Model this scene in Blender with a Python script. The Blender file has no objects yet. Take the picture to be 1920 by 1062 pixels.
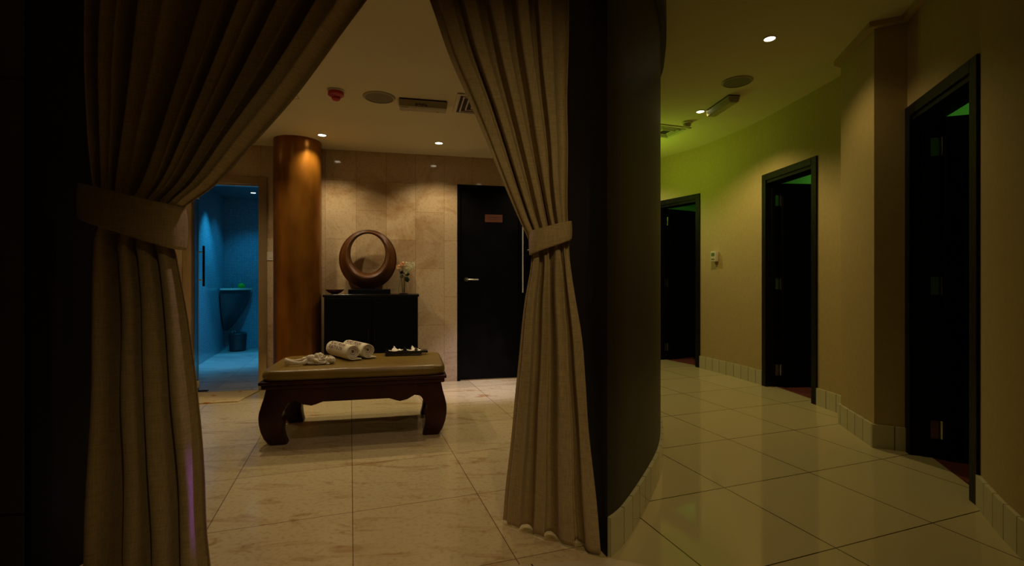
import bpy, bmesh, math, random
from mathutils import Vector, Matrix, noise
PI = math.pi
random.seed(7)
SC = bpy.context.scene
COL = SC.collection

# ------------------------------------------------------------------ camera, world, exposure
F = 900.0                      # focal length in pixels of a 1920 wide frame
H = 1.08                       # eye height
cam_d = bpy.data.cameras.new('camera')
cam = bpy.data.objects.new('camera', cam_d); COL.objects.link(cam)
cam_d.sensor_width = 36.0; cam_d.lens = 36.0 * F / 1920.0
cam_d.shift_y = -4.0 / 1920.0; cam_d.clip_start = 0.05
cam.location = (0, 0, H); cam.rotation_euler = (PI / 2, 0, 0)
SC.camera = cam
SC.view_settings.view_transform = 'Standard'
SC.view_settings.look = 'None'
SC.view_settings.gamma = 1.0
SC.view_settings.use_curve_mapping = False
SC.view_settings.exposure = 0.0
world = bpy.data.worlds.new('world'); SC.world = world
world.use_nodes = True
world.node_tree.nodes['Background'].inputs[0].default_value = (0.30, 0.24, 0.12, 1)
world.node_tree.nodes['Background'].inputs[1].default_value = 0.002

BETA = math.atan(0.22)         # the lobby back wall, turned to the view
BX, BY = math.cos(BETA), math.sin(BETA)
def BW(s, d, z=0.0):           # point at s along the back wall, d out of it
    return Vector((s * BX + d * BY, 5.2955 + s * BY - d * BX, z))

def spot(name, loc, target, power, color, angle=60, blend=0.6, radius=0.03):
    d = bpy.data.lights.new(name, 'SPOT'); d.energy = power; d.color = color
    d.spot_size = math.radians(angle); d.spot_blend = blend; d.shadow_soft_size = radius
    o = bpy.data.objects.new(name, d); COL.objects.link(o); o.location = loc
    v = Vector(target) - Vector(loc)
    o.rotation_euler = v.to_track_quat('-Z', 'Y').to_euler(); return o
def point(name, loc, power, color, radius=0.05):
    d = bpy.data.lights.new(name, 'POINT'); d.energy = power; d.color = color; d.shadow_soft_size = radius
    o = bpy.data.objects.new(name, d); COL.objects.link(o); o.location = loc; return o
def area(name, loc, target, power, color, sx, sy):
    d = bpy.data.lights.new(name, 'AREA'); d.energy = power; d.color = color
    d.shape = 'RECTANGLE'; d.size = sx; d.size_y = sy
    o = bpy.data.objects.new(name, d); COL.objects.link(o); o.location = loc
    v = Vector(target) - Vector(loc)
    o.rotation_euler = v.to_track_quat('-Z', 'Y').to_euler(); return o
WARM = (1.0, 0.60, 0.25); WARMW = (1.0, 0.78, 0.49); GREEN = (0.62, 1.0, 0.06); BLUE = (0.02, 0.42, 0.86)
VIOLET = (0.42, 0.08, 1.0)
LOBBY_SPOTS = [(-1.741, 4.40), (-0.709, 4.656), (0.32, 4.90), (-2.02, 3.74), (0.16, 3.84), (-2.75, 4.1)]
LOBBY_POWER = [40, 38, 22, 42, 30, 7]
for (x, y), e in zip(LOBBY_SPOTS, LOBBY_POWER):
    spot('lobby_spot_lamp', (x, y, 2.412), (x, y, 0), e, WARMW, 124, 0.6)
spot('lobby_front_lamp', (-0.6, 2.22, 2.40), (-0.6, 2.22, 0), 14, (1.0, 0.66, 0.62), 110, 0.8)
spot('violet_floor_lamp', (0.5, 2.75, 0.40), (-1.10, 1.79, 0.30), 60, (0.36, 0.10, 1.0), 13, 1.0)
spot('violet_door_lamp', (0.45, 4.35, 2.3), (-0.34, 4.85, 0.0), 200, (0.72, 0.64, 1.0), 36, 1.0)
AMBER = (1.0, 0.74, 0.30)
spot('corridor_lamp', (1.773, 3.303, 2.735), (1.773, 3.303, 0), 16, AMBER, 130, 0.6)
spot('corridor_lamp', (1.854, 4.726, 2.735), (1.854, 4.726, 0), 46, AMBER, 130, 0.6)
area('corridor_green_washer_lamp', (1.25, 5.7, 2.15), (1.9, 5.75, 2.75), 4, GREEN, 0.6, 0.3)
spot('corridor_far_lamp', (1.3, 6.4, 2.735), (1.3, 6.4, 0), 30, (1.0, 0.90, 0.42), 130, 0.6)
spot('foyer_lamp', (1.2, 0.7, 2.735), (1.2, 0.7, 0), 6, AMBER, 130, 0.8)
spot('foyer_lamp', (0.55, -0.5, 2.735), (0.06, 1.98, 0.68), 54, (1.0, 0.72, 0.32), 60, 0.9)
spot('steam_lamp', (-3.87, 7.18, 2.37), (-3.87, 7.18, 0), 24, BLUE, 110, 0.7)
spot('steam_lamp', (-3.86, 6.62, 2.37), (-3.95, 6.62, 0), 75, (0.03, 0.45, 0.86), 80, 0.8)
spot('steam_lamp', (-3.5, 6.35, 2.37), (-3.75, 6.45, 0), 130, (0.10, 0.48, 0.95), 48, 0.9)

# ------------------------------------------------------------------ materials
def new_mat(name):
    m = bpy.data.materials.new(name); m.use_nodes = True
    nt = m.node_tree; return m, nt, nt.nodes['Principled BSDF']
def rgba(c): return (c[0], c[1], c[2], 1)
def noisy(name, c1, c2, rough=0.5, metal=0.0, scale=8, bump=0.0, bscale=60, stretch=(1, 1, 1), spec=0.5, detail=4):
    m, nt, b = new_mat(name); N = nt.nodes; L = nt.links
    tc = N.new('ShaderNodeTexCoord'); mp = N.new('ShaderNodeMapping'); mp.inputs['Scale'].default_value = stretch
    L.new(tc.outputs['Object'], mp.inputs['Vector'])
    n = N.new('ShaderNodeTexNoise'); n.inputs['Scale'].default_value = scale; n.inputs['Detail'].default_value = detail
    L.new(mp.outputs[0], n.inputs['Vector'])
    r = N.new('ShaderNodeValToRGB'); r.color_ramp.elements[0].position = 0.35; r.color_ramp.elements[1].position = 0.65
    r.color_ramp.elements[0].color = rgba(c1); r.color_ramp.elements[1].color = rgba(c2)
    L.new(n.outputs['Fac'], r.inputs['Fac']); L.new(r.outputs['Color'], b.inputs['Base Color'])
    b.inputs['Roughness'].default_value = rough; b.inputs['Metallic'].default_value = metal
    b.inputs['Specular IOR Level'].default_value = spec
    if bump:
        n2 = N.new('ShaderNodeTexNoise'); n2.inputs['Scale'].default_value = bscale; L.new(mp.outputs[0], n2.inputs['Vector'])
        bp = N.new('ShaderNodeBump'); bp.inputs['Strength'].default_value = bump; bp.inputs['Distance'].default_value = 0.01
        L.new(n2.outputs['Fac'], bp.inputs['Height']); L.new(bp.outputs['Normal'], b.inputs['Normal'])
    return m
def tiled(name, ca, cb, mortar, w, h, rot, origin, rough, vein=None, swz=None, msize=0.003, offset=0.0, scale=3.0, bump=0.0, spec=0.5, uv=False, sharp=0):
    """tiles laid on a rotated grid, with cloudy stone veins"""
    m, nt, b = new_mat(name); N = nt.nodes; L = nt.links
    tc = N.new('ShaderNodeTexCoord'); src = tc.outputs['UV' if uv else 'Object']
    if swz:
        sp = N.new('ShaderNodeSeparateXYZ'); cb_ = N.new('ShaderNodeCombineXYZ'); L.new(src, sp.inputs[0])
        for i, k in enumerate(swz): L.new(sp.outputs[k], cb_.inputs[i])
        src2 = cb_.outputs[0]
    else: src2 = src
    mp = N.new('ShaderNodeMapping'); R = Matrix.Rotation(-rot, 3, 'Z'); o = -(R @ Vector((origin[0], origin[1], 0)))
    mp.inputs['Rotation'].default_value = (0, 0, -rot); mp.inputs['Location'].default_value = o
    L.new(src2, mp.inputs['Vector'])
    br = N.new('ShaderNodeTexBrick'); br.offset = offset; br.squash = 1.0
    br.inputs['Scale'].default_value = 1.0; br.inputs['Brick Width'].default_value = w; br.inputs['Row Height'].default_value = h
    br.inputs['Mortar Size'].default_value = msize; br.inputs['Mortar Smooth'].default_value = 0.1
    br.inputs['Color1'].default_value = rgba(ca); br.inputs['Color2'].default_value = rgba(cb); br.inputs['Mortar'].default_value = rgba(mortar)
    L.new(mp.outputs[0], br.inputs['Vector'])
    out = br.outputs['Color']
    if vein:
        n = N.new('ShaderNodeTexNoise'); n.inputs['Scale'].default_value = scale; n.inputs['Detail'].default_value = 8
        n.inputs['Roughness'].default_value = 0.65; n.inputs['Distortion'].default_value = 0.8
        m2 = N.new('ShaderNodeMapping'); m2.inputs['Scale'].default_value = (0.6, 2.0, 1.2) if not swz else (1.2, 1, 1.2); m2.inputs['Rotation'].default_value = (0, 0, 0.2)
        L.new(src, m2.inputs['Vector']); L.new(m2.outputs[0], n.inputs['Vector'])
        r = N.new('ShaderNodeValToRGB'); e = r.color_ramp.elements
        e[0].position = 0.30; e[0].color = rgba(vein); e[1].position = 0.46 if sharp else 0.52; e[1].color = (1, 1, 1, 1)
        L.new(n.outputs['Fac'], r.inputs['Fac'])
        n3 = N.new('ShaderNodeTexNoise'); n3.inputs['Scale'].default_value = 45; n3.inputs['Detail'].default_value = 5; L.new(src, n3.inputs['Vector'])
        r3 = N.new('ShaderNodeValToRGB'); e = r3.color_ramp.elements
        e[0].position = 0.3; e[0].color = (0.84, 0.79, 0.72, 1); e[1].position = 0.5; e[1].color = (1, 1, 1, 1)
        L.new(n3.outputs['Fac'], r3.inputs['Fac'])
        x = N.new('ShaderNodeMix'); x.data_type = 'RGBA'; x.blend_type = 'MULTIPLY'; x.inputs[0].default_value = 1
        L.new(out, x.inputs[6]); L.new(r.outputs['Color'], x.inputs[7])
        x2 = N.new('ShaderNodeMix'); x2.data_type = 'RGBA'; x2.blend_type = 'MULTIPLY'; x2.inputs[0].default_value = 1
        L.new(x.outputs[2], x2.inputs[6]); L.new(r3.outputs['Color'], x2.inputs[7]); out = x2.outputs[2]
    L.new(out, b.inputs['Base Color'])
    b.inputs['Roughness'].default_value = rough; b.inputs['Specular IOR Level'].default_value = spec
    if bump:
        bp = N.new('ShaderNodeBump'); bp.inputs['Strength'].default_value = bump; bp.inputs['Distance'].default_value = 0.003; bp.invert = True
        L.new(br.outputs['Fac'], bp.inputs['Height']); L.new(bp.outputs['Normal'], b.inputs['Normal'])
    return m
def emit(name, c, s):
    m, nt, b = new_mat(name)
    b.inputs['Base Color'].default_value = rgba(c); b.inputs['Emission Color'].default_value = rgba(c)
    b.inputs['Emission Strength'].default_value = s; return m
def glass(name, c, rough=0.0, ior=1.45):
    m, nt, b = new_mat(name)
    b.inputs['Base Color'].default_value = rgba(c); b.inputs['Transmission Weight'].default_value = 1.0
    b.inputs['Roughness'].default_value = rough; b.inputs['IOR'].default_value = ior; return m
def linen(name, c):
    m, nt, b = new_mat(name); N = nt.nodes; L = nt.links
    tc = N.new('ShaderNodeTexCoord')
    outs = []
    for st in ((900, 900, 60), (60, 60, 900)):
        mp = N.new('ShaderNodeMapping'); mp.inputs['Scale'].default_value = st; L.new(tc.outputs['Object'], mp.inputs['Vector'])
        n = N.new('ShaderNodeTexNoise'); n.inputs['Scale'].default_value = 0.35; n.inputs['Detail'].default_value = 2
        L.new(mp.outputs[0], n.inputs['Vector']); outs.append(n.outputs['Fac'])
    a = N.new('ShaderNodeMath'); a.operation = 'ADD'; L.new(outs[0], a.inputs[0]); L.new(outs[1], a.inputs[1])
    r = N.new('ShaderNodeMapRange'); r.inputs['From Min'].default_value = 0.7; r.inputs['From Max'].default_value = 1.3
    r.inputs['To Min'].default_value = 0.78; r.inputs['To Max'].default_value = 1.15; L.new(a.outputs[0], r.inputs['Value'])
    x = N.new('ShaderNodeMix'); x.data_type = 'RGBA'; x.blend_type = 'MULTIPLY'; x.inputs[0].default_value = 1
    x.inputs[6].default_value = rgba(c); L.new(r.outputs[0], x.inputs[7]); L.new(x.outputs[2], b.inputs['Base Color'])
    bp = N.new('ShaderNodeBump'); bp.inputs['Strength'].default_value = 0.25; bp.inputs['Distance'].default_value = 0.002
    L.new(a.outputs[0], bp.inputs['Height']); L.new(bp.outputs['Normal'], b.inputs['Normal'])
    b.inputs['Roughness'].default_value = 0.75; b.inputs['Sheen Weight'].default_value = 0.15
    b.inputs['Specular IOR Level'].default_value = 0.25
    return m

TH = math.radians(18.6)
M = {}
M['floor_marble'] = tiled('lobby_marble_floor', (0.66, 0.55, 0.29), (0.58, 0.48, 0.24), (0.22, 0.14, 0.07), 0.6, 0.6, TH, (-0.1756, 2.432), 0.15, vein=(0.66, 0.48, 0.32), scale=4.5, msize=0.0022, sharp=1)
M['floor_tile'] = tiled('corridor_porcelain_tile', (0.60, 0.52, 0.31), (0.58, 0.50, 0.29), (0.07, 0.05, 0.02), 0.6, 0.6, math.radians(19.5), (1.108, 2.505), 0.055, spec=0.6)
M['wall_marble'] = tiled('lobby_marble_wall', (0.62, 0.48, 0.29), (0.50, 0.37, 0.21), (0.30, 0.19, 0.08), 0.6, 0.3, 0, (0.01, -0.742), 0.075, vein=(0.72, 0.58, 0.42), swz=(2, 0, 1), msize=0.0015, offset=0.5, scale=2.2)
M['steam_floor'] = tiled('steam_stone_floor', (0.50, 0.48, 0.44), (0.40, 0.39, 0.37), (0.2, 0.2, 0.2), 0.6, 0.3, TH, (-4.0, 6.0), 0.35, vein=(0.55, 0.52, 0.5), scale=3)
M['mosaic'] = tiled('glass_mosaic', (0.34, 0.52, 0.58), (0.22, 0.40, 0.48), (0.15, 0.25, 0.28), 0.024, 0.024, 0, (0, 0), 0.22, uv=True, msize=0.0025, bump=0.5)
M['skirting'] = tiled('skirting_tile', (0.66, 0.62, 0.42), (0.58, 0.56, 0.38), (0.14, 0.12, 0.06), 0.118, 0.4, 0, (0, -0.1), 0.12, uv=True, msize=0.003)
M['ceiling'] = noisy('ceiling_paint', (0.72, 0.66, 0.41), (0.74, 0.68, 0.425), 0.8, scale=3)
M['corr_wall'] = noisy('corridor_wallpaper', (0.50, 0.385, 0.175), (0.54, 0.415, 0.195), 0.7, scale=30, bump=0.15, bscale=250)
M['dark_wall'] = noisy('dark_brown_panelling', (0.015, 0.009, 0.003), (0.022, 0.013, 0.005), 0.5, scale=4, stretch=(6, 6, 0.4), bump=0.1, bscale=30)
M['side_panel'] = tiled('foyer_panelling', (0.10, 0.085, 0.045), (0.11, 0.09, 0.05), (0.02, 0.02, 0.01), 3.0, 1.5, 0, (-1, 0.277), 0.5, uv=True, msize=0.006)
M['black_wood'] = noisy('black_stained_oak', (0.003, 0.003, 0.003), (0.008, 0.008, 0.007), 0.38, spec=0.22, scale=12, stretch=(8, 8, 0.5), bump=0.4, bscale=25)
M['black_matt'] = noisy('black_laminate', (0.002, 0.002, 0.002), (0.004, 0.004, 0.004), 0.5, spec=0.08, scale=5)
M['jamb'] = noisy('black_jamb', (0.003, 0.003, 0.003), (0.006, 0.005, 0.004), 0.65, scale=5, stretch=(5, 5, 0.4), spec=0.2)
M['carpet'] = noisy('dark_red_carpet', (0.10, 0.016, 0.012), (0.16, 0.028, 0.018), 0.9, scale=60)
M['room_paint'] = noisy('treatment_room_paint', (0.30, 0.34, 0.20), (0.33, 0.36, 0.22), 0.8, scale=3)
M['brass'] = noisy('polished_bronze', (0.40, 0.29, 0.14), (0.56, 0.42, 0.22), 0.08, 0.6, scale=3, stretch=(1, 1, 0.3))
M['copper'] = noisy('bronze_leaf_column', (0.21, 0.078, 0.007), (0.34, 0.138, 0.014), 0.30, 0.65, scale=7, stretch=(1, 1, 0.35), bump=0.05, bscale=40)
M['chrome'] = noisy('brushed_steel', (0.62, 0.62, 0.60), (0.72, 0.72, 0.70), 0.22, 1.0, scale=20)
M['linen'] = linen('beige_linen', (0.49, 0.375, 0.20))
M['mahogany'] = noisy('dark_mahogany', (0.022, 0.0035, 0.001), (0.044, 0.007, 0.002), 0.42, spec=0.3, scale=5, stretch=(1, 1, 0.3), bump=0.08, bscale=20)
M['leather'] = noisy('tan_leather', (0.17, 0.108, 0.014), (0.21, 0.134, 0.018), 0.33, scale=5, bump=0.12, bscale=120)
M['terry'] = noisy('cream_terry_cloth', (0.80, 0.72, 0.50), (0.92, 0.85, 0.62), 0.95, scale=90, bump=0.7, bscale=300)
M['print'] = noisy('brown_embroidery', (0.10, 0.035, 0.03), (0.14, 0.05, 0.04), 0.8, scale=40)
M['ring_wood'] = noisy('lacquered_coconut_wood', (0.13, 0.036, 0.006), (0.25, 0.080, 0.012), 0.30, scale=7, bump=0.08, bscale=60)
def mat_rings():
    m, nt, b = new_mat('streaked_ring_wood'); N = nt.nodes; L = nt.links
    tc = N.new('ShaderNodeTexCoord'); mp = N.new('ShaderNodeMapping')
    mp.inputs['Location'].default_value = (0, 0, -1.07); mp.inputs['Scale'].default_value = (1 / .28, 0.8, 1 / .30)
    mp.inputs['Location'].default_value = (0, 0, -1.02)
    L.new(tc.outputs['Object'], mp.inputs['Vector'])
    ln = N.new('ShaderNodeVectorMath'); ln.operation = 'LENGTH'; L.new(mp.outputs[0], ln.inputs[0])
    n = N.new('ShaderNodeTexNoise'); n.noise_dimensions = '1D'; n.inputs['Scale'].default_value = 42; n.inputs['Detail'].default_value = 3
    L.new(ln.outputs['Value'], n.inputs['W'])
    r = N.new('ShaderNodeValToRGB'); e = r.color_ramp.elements
    e[0].position = 0.40; e[0].color = (0.022, 0.006, 0.001, 1); e[1].position = 0.62; e[1].color = (0.16, 0.056, 0.008, 1)
    L.new(n.outputs['Fac'], r.inputs['Fac']); L.new(r.outputs['Color'], b.inputs['Base Color'])
    bp = N.new('ShaderNodeBump'); bp.inputs['Strength'].default_value = 0.6; bp.inputs['Distance'].default_value = 0.006
    L.new(n.outputs['Fac'], bp.inputs['Height']); L.new(bp.outputs['Normal'], b.inputs['Normal'])
    b.inputs['Roughness'].default_value = 0.34; return m
M['ring_wood'] = mat_rings()
M['black_gloss'] = noisy('black_lacquer', (0.006, 0.006, 0.007), (0.010, 0.010, 0.011), 0.2, scale=5)
M['bowl'] = noisy('dark_red_lacquer', (0.10, 0.03, 0.015), (0.16, 0.05, 0.025), 0.16, scale=9)
M['glass'] = glass('clear_glass', (1.0, 1.0, 1.0))
M['door_glass'] = glass('steam_door_glass', (0.93, 0.98, 1.0), 0.0, 1.15)
M['peach'] = noisy('peach_petals', (0.80, 0.42, 0.16), (0.90, 0.62, 0.34), 0.6, scale=40)
M['leaf'] = noisy('dark_leaf', (0.010, 0.020, 0.004), (0.02, 0.035, 0.008), 0.35, scale=20)
M['stem'] = noisy('flower_stem', (0.04, 0.05, 0.015), (0.07, 0.08, 0.025), 0.5, scale=20)
M['gyp'] = noisy('small_cream_blossom', (0.60, 0.62, 0.34), (0.75, 0.75, 0.45), 0.8, scale=40)
M['petal'] = noisy('white_petals', (0.86, 0.80, 0.62), (0.95, 0.90, 0.78), 0.6, scale=30)
M['white_plastic'] = noisy('white_plastic', (0.62, 0.58, 0.44), (0.66, 0.62, 0.48), 0.35, scale=5)
M['olive_plastic'] = noisy('aged_plastic', (0.34, 0.30, 0.17), (0.38, 0.34, 0.20), 0.4, scale=5)
M['grille'] = noisy('speaker_grille', (0.15, 0.14, 0.075), (0.20, 0.18, 0.10), 0.6, scale=300)
M['dark_slot'] = noisy('dark_recess', (0.02, 0.015, 0.012), (0.03, 0.02, 0.015), 0.7, scale=5)
M['red'] = noisy('red_plastic', (0.42, 0.008, 0.014), (0.50, 0.012, 0.02), 0.35, scale=5)
M['green_soap'] = glass('green_liquid_soap', (0.05, 0.85, 0.04), 0.15)
nt_ = M['green_soap'].node_tree.nodes['Principled BSDF']; nt_.inputs['Transmission Weight'].default_value = 0.4
M['basin'] = noisy('dark_mosaic_basin', (0.025, 0.06, 0.065), (0.05, 0.10, 0.11), 0.35, scale=80)
M['bin'] = noisy('dark_steel_bin', (0.05, 0.06, 0.06), (0.07, 0.08, 0.08), 0.3, 0.6, scale=10)
M['sign'] = noisy('copper_sign_plate', (0.10, 0.028, 0.010), (0.13, 0.038, 0.014), 0.5, 0.0, scale=12)
M['sign_ink'] = noisy('sign_lettering', (0.05, 0.015, 0.01), (0.06, 0.02, 0.01), 0.6, scale=12)
M['lcd'] = noisy('display_glass', (0.10, 0.19, 0.10), (0.12, 0.22, 0.12), 0.2, scale=10)
M['lamp_warm'] = emit('lit_lamp_glass', (1.0, 0.86, 0.62), 9)
M['lamp_blue'] = emit('lit_blue_lamp_glass', (0.62, 0.92, 1.0), 9)
def mat_rug():
    m, nt, b = new_mat('cream_rug_with_orange_blooms'); N = nt.nodes; L = nt.links
    tc = N.new('ShaderNodeTexCoord')
    v = N.new('ShaderNodeTexVoronoi'); v.inputs['Scale'].default_value = 6.0; L.new(tc.outputs['Object'], v.inputs['Vector'])
    n = N.new('ShaderNodeTexNoise'); n.inputs['Scale'].default_value = 22; L.new(tc.outputs['Object'], n.inputs['Vector'])
    a = N.new('ShaderNodeMath'); a.operation = 'MULTIPLY_ADD'; a.inputs[1].default_value = 0.9; L.new(n.outputs['Fac'], a.inputs[0]); L.new(v.outputs['Distance'], a.inputs[2])
    r = N.new('ShaderNodeValToRGB'); e = r.color_ramp.elements
    e[0].position = 0.52; e[0].color = (0.55, 0.19, 0.03, 1); e[1].position = 0.64; e[1].color = (0.66, 0.52, 0.26, 1)
    L.new(a.outputs[0], r.inputs['Fac']); L.new(r.outputs['Color'], b.inputs['Base Color']); b.inputs['Roughness'].default_value = 0.95
    n2 = N.new('ShaderNodeTexNoise'); n2.inputs['Scale'].default_value = 150; L.new(tc.outputs['Object'], n2.inputs['Vector'])
    bp = N.new('ShaderNodeBump'); bp.inputs['Strength'].default_value = 0.8; bp.inputs['Distance'].default_value = 0.01
    L.new(n2.outputs['Fac'], bp.inputs['Height']); L.new(bp.outputs['Normal'], b.inputs['Normal'])
    return m
M['rug'] = mat_rug()

# ------------------------------------------------------------------ mesh helpers
class MB:
    def __init__(s): s.bm = bmesh.new()
    def box(s, x0, x1, y0, y1, z0, z1, bevel=0.0, rz=0.0, c=None):
        vs = [s.bm.verts.new((x, y, z)) for z in (z0, z1) for (x, y) in ((x0, y0), (x1, y0), (x1, y1), (x0, y1))]
        fs = [s.bm.faces.new([vs[i] for i in f]) for f in ((3, 2, 1, 0), (4, 5, 6, 7), (0, 1, 5, 4), (1, 2, 6, 5), (2, 3, 7, 6), (3, 0, 4, 7))]
        if bevel:
            es = list({e for f in fs for e in f.edges})
            r = bmesh.ops.bevel(s.bm, geom=es, offset=bevel, segments=3, affect='EDGES', profile=0.5)
        return s
    def lathe(s, prof, seg=32, c=(0, 0, 0), a0=0.0, a1=2 * PI, sx=1, sy=1):
        full = abs(a1 - a0 - 2 * PI) < 1e-6; n = seg if full else seg + 1
        rings = []
        for (r, z) in prof:
            if r < 1e-6: rings.append([s.bm.verts.new((c[0], c[1], c[2] + z))])
            else: rings.append([s.bm.verts.new((c[0] + r * sx * math.cos(a0 + (a1 - a0) * k / seg), c[1] + r * sy * math.sin(a0 + (a1 - a0) * k / seg), c[2] + z)) for k in range(n)])
        for A, B in zip(rings, rings[1:]):
            for k in range(seg):
                k2 = (k + 1) % n
                if len(A) == 1 and len(B) == 1: continue
                if len(A) == 1: f = [A[0], B[k2], B[k]]
                elif len(B) == 1: f = [A[k], A[k2], B[0]]
                else: f = [A[k], A[k2], B[k2], B[k]]
                s.bm.faces.new(f)
        return s
    def prism(s, pts, z0, z1):
        b = [s.bm.verts.new((x, y, z0)) for x, y in pts]; t = [s.bm.verts.new((x, y, z1)) for x, y in pts]
        n = len(pts); s.bm.faces.new(b[::-1]); s.bm.faces.new(t)
        for i in range(n): s.bm.faces.new([b[i], b[(i + 1) % n], t[(i + 1) % n], t[i]])
        return s
    def prism_y(s, pts, y0, y1):      # outline in x,z; extruded along y
        b = [s.bm.verts.new((x, y0, z)) for x, z in pts]; t = [s.bm.verts.new((x, y1, z)) for x, z in pts]
        n = len(pts); s.bm.faces.new(b); s.bm.faces.new(t[::-1])
        for i in range(n): s.bm.faces.new([b[(i + 1) % n], b[i], t[i], t[(i + 1) % n]])
        return s
    def tube(s, path, r, seg=10, caps=True):
        P = [Vector(p) for p in path]; rad = r if isinstance(r, (list, tuple)) else [r] * len(P)
        rings = []; up = None
        for i, p in enumerate(P):
            d = (P[min(i + 1, len(P) - 1)] - P[max(i - 1, 0)]).normalized()
            if up is None: up = Vector((0, 0, 1)) if abs(d.z) < 0.9 else Vector((1, 0, 0))
            a = d.cross(up).normalized(); b = a.cross(d).normalized(); up = b
            rings.append([s.bm.verts.new(p + (a * math.cos(2 * PI * k / seg) + b * math.sin(2 * PI * k / seg)) * rad[i]) for k in range(seg)])
        for A, B in zip(rings, rings[1:]):
            for k in range(seg): s.bm.faces.new([A[k], A[(k + 1) % seg], B[(k + 1) % seg], B[k]])
        if caps: s.bm.faces.new(rings[0][::-1]); s.bm.faces.new(rings[-1])
        return s
    def ball(s, c, r, sub=2, sc=(1, 1, 1), amp=0.0, fr=20):
        res = bmesh.ops.create_icosphere(s.bm, subdivisions=sub, radius=1.0)
        for v in res['verts']:
            p = v.co.copy(); k = 1 + amp * noise.noise(p * fr * r * 10 + Vector(c) * 37)
            v.co = Vector((c[0] + p.x * r * sc[0] * k, c[1] + p.y * r * sc[1] * k, c[2] + p.z * r * sc[2] * k))
        return s
    def grid(s, f, nu, nv, closed_u=False, closed_v=False):
        V = [[s.bm.verts.new(f(i / (nu if closed_u else nu - 1), j / (nv if closed_v else nv - 1))) for j in range(nv)] for i in range(nu)]
        for i in range(nu if closed_u else nu - 1):
            for j in range(nv if closed_v else nv - 1):
                i2 = (i + 1) % nu; j2 = (j + 1) % nv
                s.bm.faces.new([V[i][j], V[i2][j], V[i2][j2], V[i][j2]])
        return s
    def build(s, name, mat, parent=None, loc=None, rz=None, smooth=False, fix=True):
        if fix: bmesh.ops.recalc_face_normals(s.bm, faces=s.bm.faces)
        me = bpy.data.meshes.new(name); s.bm.to_mesh(me); s.bm.free()
        if smooth:
            for p in me.polygons: p.use_smooth = True
            if smooth != 'all': me.set_sharp_from_angle(angle=math.radians(38))
        me.materials.append(mat)
        o = bpy.data.objects.new(name, me); COL.objects.link(o)
        if parent: o.parent = parent
        if loc is not None: o.location = loc
        if rz is not None: o.rotation_euler = (0, 0, rz)
        return o
def tag(o, label, cat, group=None):
    o['label'] = label; o['category'] = cat
    if group: o['group'] = group
    return o
def thing(name, loc, rz, label, cat, group=None):
    e = bpy.data.objects.new(name, None); e.empty_display_size = 0.1; COL.objects.link(e)
    e.location = loc; e.rotation_euler = (0, 0, rz); return tag(e, label, cat, group)
def struct(o): o['kind'] = 'structure'; return o
def copy_thing(o, loc, rz, label):
    r = o.copy(); COL.objects.link(r); r.location = loc; r.rotation_euler = (0, 0, rz); r['label'] = label
    for ch in o.children:
        c = ch.copy(); COL.objects.link(c); c.parent = r
        for g in ch.children:
            d = g.copy(); COL.objects.link(d); d.parent = c
    return r
def offset_line(pts, d):
    """offset an open polyline to its left by d"""
    P = [Vector((x, y)) for x, y in pts]; out = []
    for i, p in enumerate(P):
        ns = []
        if i > 0: t = (P[i] - P[i - 1]).normalized(); ns.append(Vector((-t.y, t.x)))
        if i < len(P) - 1: t = (P[i + 1] - P[i]).normalized(); ns.append(Vector((-t.y, t.x)))
        n = sum(ns, Vector((0, 0))); 
        n = n.normalized(); k = 1.0 / max(0.5, n.dot(ns[0])); out.append(tuple(p + n * d * k))
    return out
def catmull(pts, n):
    P = [Vector(p) for p in pts]; out = []
    for i in range(len(P) - 1):
        p0 = P[max(i - 1, 0)]; p1 = P[i]; p2 = P[i + 1]; p3 = P[min(i + 2, len(P) - 1)]
        for k in range(n):
            t = k / n
            out.append(tuple(0.5 * ((2 * p1) + (p2 - p0) * t + (2 * p0 - 5 * p1 + 4 * p2 - p3) * t * t + (3 * p1 - p0 - 3 * p2 + p3) * t ** 3)))
    out.append(tuple(P[-1])); return out
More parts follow.
